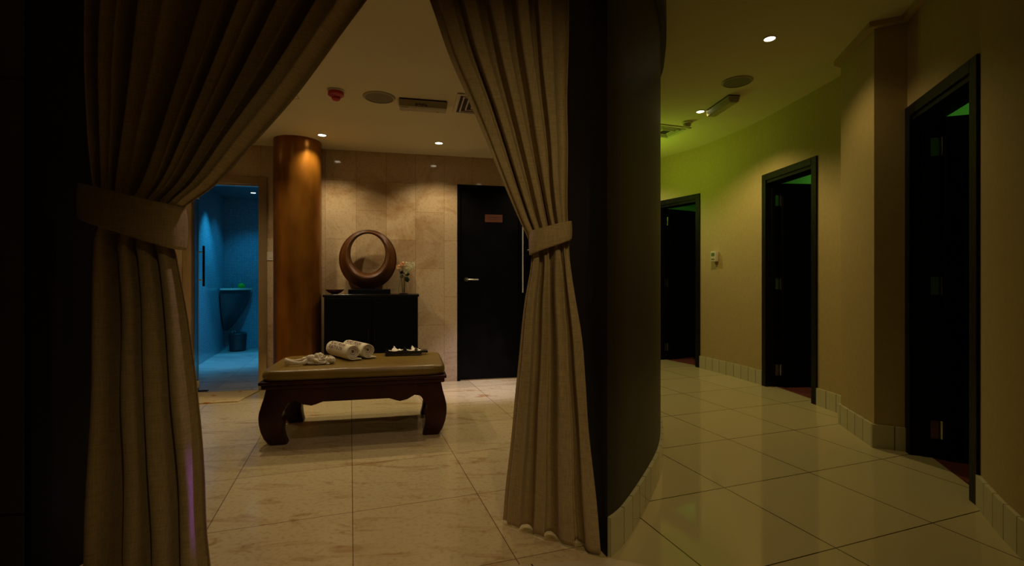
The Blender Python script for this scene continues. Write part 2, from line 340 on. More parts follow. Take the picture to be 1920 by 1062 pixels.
def slab(name, pts, d, z0, z1, mat, smooth=False, parent=None):
    """upright slab: front face on pts, thickness d to the left; uv = metres along, metres up"""
    bm = bmesh.new(); uvl = bm.loops.layers.uv.new('UVMap')
    back = offset_line(pts, d); n = len(pts)
    L = [0.0]
    for a, b in zip(pts, pts[1:]): L.append(L[-1] + math.hypot(b[0] - a[0], b[1] - a[1]))
    fb = [bm.verts.new((*p, z0)) for p in pts]; ft = [bm.verts.new((*p, z1)) for p in pts]
    bb = [bm.verts.new((*p, z0)) for p in back]; bt = [bm.verts.new((*p, z1)) for p in back]
    def quad(vs, uvs):
        f = bm.faces.new(vs)
        for l, uv in zip(f.loops, uvs): l[uvl].uv = uv
    for i in range(n - 1):
        a, b = L[i], L[i + 1]
        quad([fb[i], fb[i + 1], ft[i + 1], ft[i]], [(a, z0), (b, z0), (b, z1), (a, z1)])
        quad([bb[i + 1], bb[i], bt[i], bt[i + 1]], [(b, z0), (a, z0), (a, z1), (b, z1)])
        quad([ft[i], ft[i + 1], bt[i + 1], bt[i]], [(a, z1), (b, z1), (b, z1), (a, z1)])
        quad([bb[i], bb[i + 1], fb[i + 1], fb[i]], [(a, z0), (b, z0), (b, z0), (a, z0)])
    quad([bb[0], fb[0], ft[0], bt[0]], [(-abs(d), z0), (0, z0), (0, z1), (-abs(d), z1)])
    quad([fb[-1], bb[-1], bt[-1], ft[-1]], [(L[-1], z0), (L[-1] + abs(d), z0), (L[-1] + abs(d), z1), (L[-1], z1)])
    bmesh.ops.recalc_face_normals(bm, faces=bm.faces)
    me = bpy.data.meshes.new(name); bm.to_mesh(me); bm.free(); me.materials.append(mat)
    if smooth:
        for p in me.polygons: p.use_smooth = True
        me.set_sharp_from_angle(angle=math.radians(30))
    o = bpy.data.objects.new(name, me); COL.objects.link(o)
    if parent: o.parent = parent
    return o

# ------------------------------------------------------------------ plan of the place
ZC = 2.75      # corridor ceiling
ZL = 2.42      # lobby ceiling
INNER = catmull([(.373, 1.885), (.462, 2.0), (.6535, 2.348), (.80, 2.648), (.904, 2.923), (.985, 3.2), (1.066, 3.55), (1.105, 4.05), (1.08, 4.55), (.99, 5.04), (.83, 5.5), (.55, 5.9), (.1, 6.15)], 4)
CA = (2.35, 3.115)            # outer corner of the boxed pier
D1 = ((2.500, 3.035), (2.240, 2.297))     # far and near end of each doorway (outer edges of architrave)
D2 = ((2.592, 4.960), (2.655, 4.170))
D3 = ((1.985, 6.610), (2.340, 5.965))
SEG_A = catmull([D1[1], (2.0, 1.876), (1.86, 1.45), (1.80, 0.9), (1.80, 0.0)], 3) + [(1.80, -2.2)]
SEG_PIER = [(2.66, 3.70), (2.48, 3.62), CA, D1[0]]
SEG_B = catmull([D2[1], (2.668, 4.02), (2.672, 3.86), (2.665, 3.68)], 3)
SEG_C = catmull([D3[1], (2.44, 5.62), (2.53, 5.3), D2[0]], 3)
SEG_D = catmull([(0.0, 7.9), (0.7, 7.72), (1.3, 7.35), (1.7, 6.97), D3[0]], 3)
for i, (nm, seg) in enumerate((('wall_corridor_far', SEG_D), ('wall_corridor_middle', SEG_C), ('wall_corridor_bay', SEG_B), ('wall_pier', SEG_PIER), ('wall_right', SEG_A))):
    struct(slab(nm, seg, 0.15, 0, ZC, M['corr_wall'], True))
for nm, (a, b) in (('wall_over_near_door', D1), ('wall_over_middle_door', D2), ('wall_over_far_door', D3)):
    struct(slab(nm, [a, b], 0.15, 2.17, ZC, M['corr_wall']))
struct(slab('wall_corridor_end', [(-0.3, 5.9), (0.0, 7.9)], 0.1, 0, ZC, M['corr_wall']))
# skirting
def skirting(nm, seg, side=-0.016):
    struct(slab(nm, seg, side, 0, 0.15, M['skirting'], True))
skirting('baseboard_right', SEG_A); skirting('baseboard_bay', SEG_B[:-2]); skirting('baseboard_middle', SEG_C); skirting('baseboard_far', SEG_D)
skirting('baseboard_pier', SEG_PIER)
skirting('baseboard_inner', INNER)
# ceiling cornice lip on the pier and the near right wall, and round the dark curved wall
struct(slab('trim_1', [(2.66, 3.70), (2.48, 3.62), CA, D1[0], D1[1]] + SEG_A[1:], -0.04, ZC - 0.035, ZC, M['corr_wall']))
struct(slab('trim_2', INNER, -0.035, ZC - 0.16, ZC, M['dark_wall'], True))
# dark curved wall between lobby and corridor
LOBBY_SIDE = catmull([(.255, 2.25), (.45, 2.55), (.62, 2.9), (.78, 3.3), (.88, 3.7), (.92, 4.1), (.92, 4.6), (.86, 5.0), (.74, 5.38), (.5, 5.7), (.08, 5.98)], 3)
struct(MB().prism(INNER + LOBBY_SIDE[::-1], 0, ZC).build('wall_inner', M['dark_wall'], smooth=True))
struct(MB().prism([(.373, 1.884), (.372, 1.872), (.24, 2.245), (.254, 2.252)], 0, ZC).build('trim_3', M['jamb']))
# left side of the opening
struct(slab('wall_left', [(-3.4, 1.50), (-1.675, 1.65)], 0.02, 0, ZC, M['side_panel']))
struct(MB().prism([(-3.4, 1.52), (-1.675, 1.67), (-1.66, 2.0), (-3.2, 2.15)], 0, ZC).build('wall_left_core', M['jamb']))
struct(MB().prism([(-1.675, 1.65), (-1.655, 1.652), (-1.615, 2.03), (-1.66, 2.05)], 0, ZC).build('trim_4', M['jamb']))
# header over the opening
struct(MB().prism([(-1.655, 1.70), (.373, 1.885), (.30, 2.10), (-1.62, 1.90)], 2.36, ZC).build('wall_header', M['jamb']))
# lobby left wall, back wall
struct(slab('wall_lobby_left', [(-2.55, 2.05), (-3.33, 4.50)], 0.1, 0, ZL + .1, M['wall_marble']))
SO0, SO1 = -3.225, -2.530     # steam doorway incl. frame
SD0, SD1 = -0.604, 0.115      # black door
def back_wall(nm, s0, s1, z0, z1):
    o = MB().box(s0, s1, 0, 0.14, z0, z1).build(nm, M['wall_marble'], loc=(0, 5.2955, 0), rz=BETA); return struct(o)
back_wall('wall_back_left', -3.50, SO0, 0, ZL + .1); back_wall('wall_back_over_steam_door', SO0, SO1, 2.105, ZL + .1)
back_wall('wall_back', SO1, SD0, 0, ZL + .1); back_wall('wall_back_over_door', SD0, SD1 + 0.72, 2.12, ZL + .1)
back_wall('wall_back_right', SD1 + 0.72, 1.1, 0, ZL + .1)
# floors
f_lobby = [(-3.6, 1.66), (-1.67, 1.66), (.373, 1.86)] + INNER[1:-6] + [(.9, 5.6), (-3.6, 4.66)]
struct(MB().prism(f_lobby, -0.08, 0).build('floor_lobby', M['floor_marble']))
OUT = SEG_D + SEG_C[1:] + [D2[1]] + SEG_B[1:-1] + SEG_PIER + SEG_A[1:]
f_corr = [(-3.6, -2.2), (-3.6, 1.66), (-1.67, 1.66), (.373, 1.86)] + INNER[1:] + [(-0.3, 6.0)] + offset_line(OUT, 0.10)
struct(MB().prism(f_corr[::-1], -0.08, 0).build('floor_corridor', M['floor_tile']))
struct(MB().prism([(-3.6, -2.2), (1.9, -2.2), (3.0, 0), (3.0, 2.4), (2.75, 8.1), (-0.4, 8.1), (-0.4, 2.2), (-3.6, 2.2)], ZC, ZC + 0.1).build('ceiling_corridor', M['ceiling']))
struct(MB().prism([(-3.8, 4.62), (-3.5, 1.95), (-1.65, 1.80), (.35, 2.0), (.50, 2.5), (.84, 3.3), (1.0, 4.2), (.8, 5.45)], ZL, ZL + 0.08).build('ceiling_lobby', M['ceiling']))
# foyer walls behind the camera
struct(MB().box(-3.6, -3.45, -2.2, 1.5, 0, ZC).build('wall_foyer_side', M['side_panel']))
struct(MB().box(-3.6, 1.95, -2.35, -2.2, 0, ZC).build('wall_foyer_back', M['corr_wall']))
# treatment rooms behind the doors
struct(MB().prism([(1.95, 1.4), (5.6, 1.4), (5.6, 9.4), (1.6, 9.4), (1.75, 7.2)] + [tuple(p) for p in offset_line(SEG_C + SEG_B[1:] + SEG_PIER[1:], 0.10)] + [(2.4, 2.3)], -0.085, -0.004).build('floor_rooms', M['carpet']))
struct(MB().prism([(2.15, 1.4), (5.6, 1.4), (5.6, 9.4), (0.9, 9.4), (1.2, 7.7), (2.2, 6.75), (2.62, 5.8), (2.85, 4.6), (2.85, 3.7), (2.75, 3.2)], 2.52, 2.6).build('ceiling_rooms', M['room_paint']))
struct(MB().box(5.5, 5.6, 1.4, 9.4, 0, 2.6).build('wall_rooms_outer', M['room_paint']))
struct(MB().box(1.98, 5.5, 1.3, 1.4, 0, 2.6).build('wall_rooms_near', M['room_paint']))
struct(MB().box(2.86, 5.5, 3.75, 3.85, 0, 2.6).build('wall_rooms_partition_1', M['room_paint']))
struct(MB().box(2.76, 5.5, 5.65, 5.75, 0, 2.6).build('wall_rooms_partition_2', M['room_paint']))
struct(MB().box(1.0, 5.5, 9.3, 9.4, 0, 2.6).build('wall_rooms_far', M['room_paint']))
for (x, y, e) in ((3.9, 3.2, 3.5), (4.0, 5.2, 4), (3.0, 7.9, 4)):
    area('treatment_room_uplighter', (x, y, 1.9), (x, y, 3), e, (0.22, 1.0, 0.12), 0.8, 0.8)
# steam room shell
SW = lambda y: -4.02 - 0.368 * (y - 6.15)
struct(slab('wall_steam_left', [(SW(4.62), 4.62), (-4.553, 7.59)], 0.1, 0, 2.4, M['mosaic']))
struct(slab('wall_steam_back', [(-4.553, 7.59), (-2.6, 8.27)], 0.1, 0, 2.4, M['mosaic']))
struct(slab('wall_steam_right', [(-3.3, 8.1), (-2.2, 5.0)], 0.1, 0, 2.4, M['mosaic']))
struct(MB().prism([(-3.55, 4.60), (-2.1, 4.92), (-2.4, 8.5), (-4.7, 7.75)], -0.08, -0.002).build('floor_steam', M['steam_floor']))
struct(MB().prism([(-3.75, 4.68), (-2.1, 5.02), (-2.4, 8.5), (-4.75, 7.75)], 2.4, 2.5).build('ceiling_steam', M['mosaic']))

# ------------------------------------------------------------------ steam doorway
fr = MB()
def frame_u(mb, s0, s1, z1, w, y0, y1):
    mb.box(s0, s0 + w, y0, y1, 0, z1, 0.003); mb.box(s1 - w, s1, y0, y1, 0, z1, 0.003); mb.box(s0 + w, s1 - w, y0, y1, z1 - w, z1, 0.003)
dt = bpy.data.objects.new('door_4', None); COL.objects.link(dt); dt.location = (0, 5.2955, 0); dt.rotation_euler = (0, 0, BETA); struct(dt)
frame_u(fr, SO0, SO1 + 0.045, 2.105, 0.075, -0.02, 0.15); fr.build('door_frame', M['brass'], dt)
fr = MB(); frame_u(fr, SO0 + 0.075, SO1 - 0.03, 2.03, 0.012, 0.02, 0.08); fr.build('inner_bead', M['chrome'], dt)
MB().box(SO0 + 0.075, SO1 - 0.03, 0.0, 0.15, 0, 0.006).build('threshold', M['steam_floor'], dt)
# swung-in glass leaf
hx, hy = BW(SO0 + 0.095, -0.06).x, BW(SO0 + 0.095, -0.06).y
fx, fy = -0.6600 * 5.20, 5.20
ga = math.atan2(fy - hy, fx - hx); gl = math.hypot(fx - hx, fy - hy)
g = thing('glass_door', (hx, hy, 0), ga, 'clear frameless glass door swung open into the blue lit steam room', 'door')
MB().box(0, gl, -0.005, 0.005, 0.02, 2.0, 0.001).build('glass_pane', M['door_glass'], g)
MB().box(gl - 0.002, gl + 0.014, -0.010, 0.010, 0.02, 1.99, 0.002).build('edge_seal', M['jamb'], g)
hb = MB(); hb.tube([(gl - 0.05, -0.075, 1.02), (gl - 0.05, -0.075, 1.46)], 0.011, 12)
hb_o = hb.build('pull_handle', M['jamb'], g, smooth=True)
for z in (1.09, 1.39): MB().tube([(gl - 0.05, -0.075, z), (gl - 0.05, -0.004, z)], 0.008, 10).build('handle_post', M['chrome'], hb_o, smooth=True)
for z in (0.03, 1.88): MB().box(0.0, 0.10, -0.018, 0.018, z, z + 0.08, 0.003).build('patch_fitting', M['chrome'], g)
p = BW(-3.07, -0.03)
tag(MB().box(-0.045, 0.045, -0.02, 0.02, 0, 0.008, 0.002).build('floor_spring_cover', M['jamb'], loc=(p.x, p.y, 0.006), rz=BETA), 'small black floor spring plate at the foot of the steam room doorway', 'door hardware')
# corner basin
cb = thing('corner_basin', (-4.532, 7.572, 0), TH, 'dark mosaic clad corner basin tapering down to a point in the steam room', 'basin')
prof = [(0.0, .30)] + [(0.05 + 0.31 * math.sin(t * PI / 2) ** 0.9, .30 + .635 * t) for t in [i / 10 for i in range(11)]] + [(0.0, .935)]
MB().lathe(prof, 20, (0, 0, 0), -PI / 2 + .05, 0).build('basin_support', M['basin'], cb, smooth=True)
MB().lathe([(0, .935), (.385, .935), (.39, .945), (.385, .965), (0, .965)], 24, (0, 0, 0), -PI / 2 + .05, 0).build('basin_top', M['white_plastic'], cb, smooth=True)
sd = thing('soap_dispenser', (-4.245, 7.53, .965), 0, 'round green liquid soap bottle with chrome pump on the corner basin', 'soap dispenser')
MB().lathe([(0, 0), (.035, 0), (.05, .02), (.05, .045), (.03, .075), (.014, .082), (0, .082)], 20).build('bottle', M['green_soap'], sd, smooth=True)
MB().tube([(0, 0, .08), (0, 0, .118)], .008, 8).tube([(.006, 0, .118), (-.05, -.005, .116)], .006, 8).build('pump', M['chrome'], sd, smooth=True)
tp = thing('basin_tap', (-4.42, 7.56, .965), -0.6, 'small chrome tap beside the green soap bottle on the basin', 'tap')
MB().lathe([(0, 0), (.028, 0), (.024, .012), (.014, .03), (.014, .05), (0, .05)], 16).build('tap_body', M['chrome'], tp, smooth=True)
MB().tube([(0, 0, .04), (.05, 0, .048), (.09, 0, .036)], .009, 8).build('spout', M['chrome'], tp, smooth=True)
MB().tube([(0, 0, .05), (-.015, .02, .068)], .005, 8).build('lever', M['chrome'], tp, smooth=True)
bn = thing('waste_bin', (-4.245, 7.43, 0), 0, 'dark round pedal bin with shiny lid knob under the corner basin', 'bin')
MB().lathe([(0, 0), (.105, 0), (.115, .01), (.128, .25), (0, .25)], 28).build('bin_body', M['bin'], bn, smooth=True)
MB().lathe([(.131, .25), (.131, .262), (.11, .282), (.04, .295), (0, .297)], 28).build('lid', M['bin'], bn, smooth=True)
MB().tube([(-.03, -.10, .292), (-.02, -.10, .315), (.02, -.10, .315), (.03, -.10, .292)], .006, 8).build('lid_handle', M['chrome'], bn, smooth=True)
# mat outside the steam room
mr = MB(); mp_ = [(-3.42, -.40), (-2.62, -.36), (-2.60, -.03), (-3.2, -.03), (-3.42, -.05)]
def matpt(u, v):
    s = -3.40 + 0.86 * u; d = .04 + .44 * v
    e = 0.008 * noise.noise(Vector((u * 9, v * 5, 3)))
    q = BW(s - 0.06 * v, d + e); return Vector((q.x, q.y, 0.010 + 0.003 * noise.noise(Vector((u * 6, v * 6, 0)))))
mr.grid(matpt, 40, 16)
for f_ in bmesh.ops.extrude_face_region(mr.bm, geom=mr.bm.faces[:])['geom']:
    if isinstance(f_, bmesh.types.BMVert): f_.co.z = 0.001
tag(mr.build('bath_mat', M['rug'], smooth=True), 'cream bath mat with orange flowers in front of the steam room doorway', 'mat')

# ------------------------------------------------------------------ column, switch, black door
cl = thing('round_column', (-2.06, 4.615, 0), 0, 'tall round bronze brown column lit from above beside the black cabinet', 'column')
MB().lathe([(.212, 0.0), (.212, ZL)], 72).build('shaft', M['copper'], cl, smooth=True)
p = BW(-2.452, 0.004, 1.325)
sw = thing('light_switch', p, BETA, 'small cream square light switch on marble wall left of the bronze column', 'switch')
MB().box(-.043, .043, -.004, .004, -.043, .043, .002).build('face_plate', M['white_plastic'], sw)
MB().box(-.012, .012, -.008, -.002, -.02, .02, .001).build('rocker', M['white_plastic'], sw)
bd = bpy.data.objects.new('door_5', None); COL.objects.link(bd); bd.location = (0, 5.2955, 0); bd.rotation_euler = (0, 0, BETA); struct(bd)
fb = MB(); frame_u(fb, SD0, SD1, 2.12, .035, -.005, .14); fb.build('door_frame', M['black_matt'], bd)
MB().box(SD0 + .035, SD1 - .035, .02, .06, .012, 2.085, .002).build('door_leaf', M['black_matt'], bd)
MB().box(SD0 + .035, SD1 - .035, .0, .12, 0, .008).build('threshold', M['brass'], bd)
dh = MB(); dh.lathe([(0, 0), (.026, 0), (.026, .008), (0, .008)], 20); 
for v in dh.bm.verts: v.co = Vector((v.co.x, -v.co.z, v.co.y))
dh.tube([(0, 0, 0), (0, -.05, 0), (.012, -.058, 0), (.125, -.058, 0)], .009, 10)
for v in dh.bm.verts: v.co += Vector((SD0 + .10, .02, 1.095))
dh.build('door_handle', M['chrome'], bd, smooth=True)
sg = thing('door_sign', BW(-.202, -.018, 1.765), BETA, 'small copper coloured rectangular sign with two dark lines on the black door', 'sign')
MB().box(-.098, .098, -.004, .004, -.042, .042, .001).build('plate', M['sign'], sg)
tx = MB()
for row, z, a, b in ((0, .008, -.06, .065), (1, -.018, -.045, .035)):
    x = a; random.seed(row + 3)
    while x < b:
        w = random.choice((.004, .007, .009)); tx.box(x, x + w, -.0052, -.004, z - .003, z + .010); x += w + .004
tx.build('lettering', M['sign_ink'], sg)
bd2 = bpy.data.objects.new('door_6', None); COL.objects.link(bd2); bd2.location = (0, 5.2955, 0); bd2.rotation_euler = (0, 0, BETA); struct(bd2)
fb = MB(); frame_u(fb, SD1 + .012, SD1 + .72, 2.12, .03, -.005, .14); fb.build('door_frame', M['black_matt'], bd2)
MB().box(SD1 + .042, SD1 + .69, .03, .07, .012, 2.09, .002).build('door_leaf', M['black_matt'], bd2)
MB().box(SD1 + .0, SD1 + .012, -.008, .0, .95, 1.75).build('edge_strip', M['white_plastic'], bd2)  # chrome edge coloured white, standing in for its bright reflection
MB().tube([(SD1 + .05, -.03, 1.42), (SD1 + .16, -.03, 1.42)], .009, 10).box(SD1 + .10, SD1 + .13, -.03, .03, 1.405, 1.435).build('door_handle', M['chrome'], bd2, smooth=True)

# ------------------------------------------------------------------ cabinet with the ring vessel, bowl and vase
cx0 = -1.775 / BX; cw = 0.89
ct = thing('black_cabinet', BW(-1.462, .20), BETA, 'low black two door cabinet standing against the marble wall', 'cabinet')
kb = MB(); kb.box(-cw / 2 + .01, cw / 2 - .01, -.165, .19, .04, .925); kb.build('body', M['black_matt'], ct)
MB().box(-cw / 2 + .03, cw / 2 - .03, -.14, .17, 0, .04).build('plinth', M['black_matt'], ct)
MB().box(-cw / 2, cw / 2, -.18, .195, .925, .95, .003).build('top', M['black_gloss'], ct)
for s_ in (-1, 1):
    d_ = MB().box(min(.002 * s_, s_ * (cw / 2 - .012)), max(.002 * s_, s_ * (cw / 2 - .012)), -.182, -.166, .05, .918, .002).build('door', M['black_matt'], ct)
    MB().tube([(s_ * .03, -.20, .50), (s_ * .03, -.20, .62)], .004, 8).tube([(s_ * .03, -.20, .51), (s_ * .03, -.182, .51)], .003, 6).tube([(s_ * .03, -.20, .61), (s_ * .03, -.182, .61)], .003, 6).build('handle', M['black_gloss'], d_, smooth=True)
vc = BW(-1.515, .125, .95)
tag(MB().box(-.195, .205, -.09, .09, 0, .045, .004).build('display_block', M['black_matt'], loc=vc + Vector((.012, .0026, 0)), rz=BETA), 'flat black block under the ring shaped vessel on the cabinet', 'plinth')
# ring shaped wooden vessel: a crescent whose section swells towards the bottom
def vessel(u, v):
    ph = u * 2 * PI                                   # 0 = bottom
    ox, oz = .280 * math.sin(ph), .301 - .301 * math.cos(ph)
    ix, iz = .170 * math.sin(ph), .362 - .200 * math.cos(ph)
    low = (1 + math.cos(ph)) / 2
    dep = .018 + .085 * low ** 0.8
    t = v * 2 * PI
    k = (1 - math.cos(t)) / 2                         # 0 outer, 1 inner
    e = dep * math.copysign(math.sin(PI * min(1, k) ** 1.9) ** .8 if 0 < k < 1 else 0, math.sin(t))
    gro = 0.0050 * (abs(math.sin(k * PI * 10)) - .6) * (.35 + .65 * low)
    x = ox + (ix - ox) * k; z = oz + (iz - oz) * k
    # keep the outer silhouette just resting on the block
    return Vector((x, -(e + math.copysign(gro, math.sin(t))), z))
rv = thing('ring_vessel', vc + Vector((0, 0, .045)), BETA, 'large ring shaped ribbed brown wooden vessel on the black cabinet', 'decoration')
MB().grid(vessel, 110, 240, True, True).build('ribbed_shell', M['ring_wood'], rv, smooth='all')
rim = MB(); rim.tube([(.171 * math.sin(a), -(.006 + .022 * ((1 + math.cos(a)) / 2) ** .8), .362 - .201 * math.cos(a)) for a in [i * 2 * PI / 72 for i in range(73)]], .0028, 6)
rim.build('inner_rim', M['ring_wood'], rv, smooth='all')
MB().box(-.07, .07, -.06, .06, 0, .012, .003).build('foot', M['black_gloss'], rv)
bl = tag(MB().lathe([(0, 0), (.032, 0), (.036, .006), (.062, .018), (.085, .040), (.088, .046), (.082, .045), (.058, .022), (0, .012)], 36).build('shallow_bowl', M['bowl'], loc=BW(-1.822, .21, .95), smooth=True), 'small shiny dark red bowl at the left end of the black cabinet', 'bowl')
vs = thing('flower_vase', BW(-1.166, .19, .95), 0, 'clear glass vase holding peach roses on the right end of the cabinet', 'vase')
MB().lathe([(0, 0), (.042, 0), (.050, .006), (.052, .05), (.040, .10), (.030, .135), (.034, .16), (.0315, .16), (.0275, .135), (.037, .10), (.048, .05), (.046, .010), (0, .008)], 32).build('glass_body', M['glass'], vs, smooth=True)
roses = [(-.045, -.01, .265), (-.008, .0, .297)]
vb = vs.location
for i, (x, y, z) in enumerate(roses):
    r = thing('rose', vb + Vector((x * .2, y * .2, .012)), 0, ('peach rose, the lower left bloom in the glass vase', 'peach rose, the upper bloom in the glass vase')[i], 'flower', 'roses in the glass vase')
    x0, y0, z0 = x * .8, y * .8, z - .012
    MB().tube([(0, 0, 0), (x0 * .25, y0 * .2, z0 * .45), (x0 * .7, y0, z0 * .8), (x0, y0, z0)], .003, 6).build('stem', M['stem'], r, smooth=True)
    pb = MB(); pb.ball((x0, y0, z0 + .006), .020, 2, (1, 1, 1.05))
    for k in range(9):
        a = k * 2.4; rr = .015 + .0013 * k
        def pet(u, v, a=a, rr=rr):
            w = (u - .5) * 1.5; up = v
            rad = rr + .006 * up * up
            return Vector((x0 + rad * math.cos(a + w), y0 + rad * math.sin(a + w), z0 - .014 + .036 * up * (1 - .35 * (2 * u - 1) ** 2)))
        pb.grid(pet, 7, 5)
    pb.build('bloom', M['peach'], r, smooth='all')
lf = MB()
for (x, y, z, a, b, l) in ((.0, 0, .19, .4, .3, .06), (.01, 0, .20, 1.0, .8, .055), (-.01, 0, .21, 2.6, .3, .05), (.0, 0, .17, -.2, -.5, .065), (.0, 0, .22, .9, .2, .07), (-.005, -.01, .18, -2.4, -.1, .05), (.0, -.01, .20, -1.4, .3, .055), (.01, 0, .16, .3, -.9, .05)):
    d = Vector((math.cos(a) * math.cos(b), math.sin(a) * math.cos(b) * .6, math.sin(b))); sd_ = d.cross(Vector((0, -1, .2))).normalized()
    def leaf(u, v, x=x, y=y, z=z, d=d, sd_=sd_, l=l):
        w = .019 * math.sin(PI * min(1, u * 1.02)) ** .8 * (v - .5) * 2
        return Vector((x, y, z)) + d * l * u + sd_ * w + Vector((0, .004 * abs(v - .5), -.006 * u * u))
    lf.grid(leaf, 8, 5)
lf.tube([(0, 0, .012), (.004, 0, .12), (0, 0, .22)], .004, 6)
o = lf.build('leaf_sprig', M['leaf'], smooth='all'); o.location = vb + Vector((.008, 0, 0)); tag(o, 'cluster of dark green leaves on a stalk in the glass vase', 'leaves')
gy = MB(); random.seed(5)
dots = []
for k in range(70):
    t = random.random(); ex = Vector((.015 + .10 * random.random(), random.uniform(-.03, .03), .25 + .07 * random.random()))
    if k % 3 == 0: gy.tube([(.002, 0, .012), (.004, 0, .18), tuple(ex)], .0009, 4)
    gy.ball(ex, .0048, 1)
o = gy.build('filler_blossom', M['gyp'], loc=vb + Vector((0, .0, 0)), smooth=True); tag(o, 'airy spray of tiny cream blossom in the glass vase', 'flower')

# ------------------------------------------------------------------ opium style bench
bench = thing('massage_bench', (-1.118, 3.550, 0), BETA, 'low dark mahogany bench with scrolled legs and a tan leather cushion', 'bench')
BL, BWD = 1.17, .66
def leg_bm(sx, sy):
    m = MB(); rows = []
    zs = [0, .012, .05, .10, .15, .165, .19, .22, .27, .32, .375]
    off = [-.026, -.014, .006, .022, .030, .031, .032, .030, .018, .004, -.006]
    wid = [.105, .118, .126, .134, .150, .158, .140, .140, .158, .185, .215]
    for z, o_, w in zip(zs, off, wid):
        cx = sx * (BL / 2 - .012 + o_); cy = sy * (BWD / 2 - .012 + o_ * .8)
        x1 = cx - sx * w; y1 = cy - sy * w * .72
        r = .014; ring = []
        xa, xb = min(cx, x1), max(cx, x1); ya, yb = min(cy, y1), max(cy, y1)
        for (qx, qy, a0) in ((xb - r, yb - r, 0), (xa + r, yb - r, 90), (xa + r, ya + r, 180), (xb - r, ya + r, 270)):
            for a in (0, 45, 90): ring.append(m.bm.verts.new((qx + r * math.cos(math.radians(a0 + a)), qy + r * math.sin(math.radians(a0 + a)), z)))
        rows.append(ring)
    for A, B in zip(rows, rows[1:]):
        for k in range(12): m.bm.faces.new([A[k], A[(k + 1) % 12], B[(k + 1) % 12], B[k]])
    m.bm.faces.new(rows[0][::-1]); m.bm.faces.new(rows[-1]); return m
for sx in (-1, 1):
    for sy in (-1, 1): leg_bm(sx, sy).build('leg', M['mahogany'], bench, smooth=True)
def apron_pts(half):
    # curved lower edge with cusps
    up = [(-half, .375), (-half, .255), (-half + .04, .262), (-half + .07, .285), (-half + .10, .290), (-half + .15, .262), (-half + .20, .252), (-half + .235, .262), (-half + .27, .275)]
    return up + [(-x, z) for x, z in up[::-1]]
for sy in (-1, 1):
    yy = sy * (BWD / 2 - .03); MB().prism_y(apron_pts(BL / 2 - .10), yy - .014, yy + .014).build('apron', M['mahogany'], bench)
for sx in (-1, 1):
    m = MB().prism_y(apron_pts(BWD / 2 - .06), -.014, .014)
    for v in m.bm.verts: v.co = Vector((sx * (BL / 2 - .03) + v.co.y, v.co.x, v.co.z))
    m.build('apron', M['mahogany'], bench)
MB().box(-BL / 2 - .005, BL / 2 + .005, -BWD / 2 - .005, BWD / 2 + .005, .372, .405, .008).box(-BL / 2 - .018, BL / 2 + .018, -BWD / 2 - .018, BWD / 2 + .018, .402, .424, .006).build('top_frame', M['mahogany'], bench, smooth=True)
def cushion(u, v):
    a = u * 2 * PI; c_, s_ = math.cos(a), math.sin(a); n = 14.0
    q = (abs(c_) ** n + abs(s_) ** n) ** (-1 / n)
    prof = [(.0, .424), (.96, .424), (.985, .430), (.999, .446), (1.0, .462), (.992, .478), (.972, .489), (.93, .494), (.6, .497), (0, .498)]
    t = v * (len(prof) - 1); i = min(int(t), len(prof) - 2); f = t - i
    r = prof[i][0] * (1 - f) + prof[i + 1][0] * f; z = prof[i][1] * (1 - f) + prof[i + 1][1] * f
    hx_, hy_ = BL / 2 + .012, BWD / 2 + .010
    x = c_ * q; y = s_ * q
    if prof[i][0] > .9 or prof[i + 1][0] > .95:      # rounding measured in metres rather than in proportion
        x = math.copysign(max(0, abs(x) * hx_ - (1 - r) * .35), x); y = math.copysign(max(0, abs(y) * hy_ - (1 - r) * .35), y)
    else: x = x * hx_ * r; y = y * hy_ * r
    return Vector((x, y, z + (.0025 * noise.noise(Vector((x * 6, y * 6, 0))) if z > .48 else 0)))
MB().grid(cushion, 160, 10, True).build('cushion', M['leather'], bench, smooth='all')
ZT = .5005
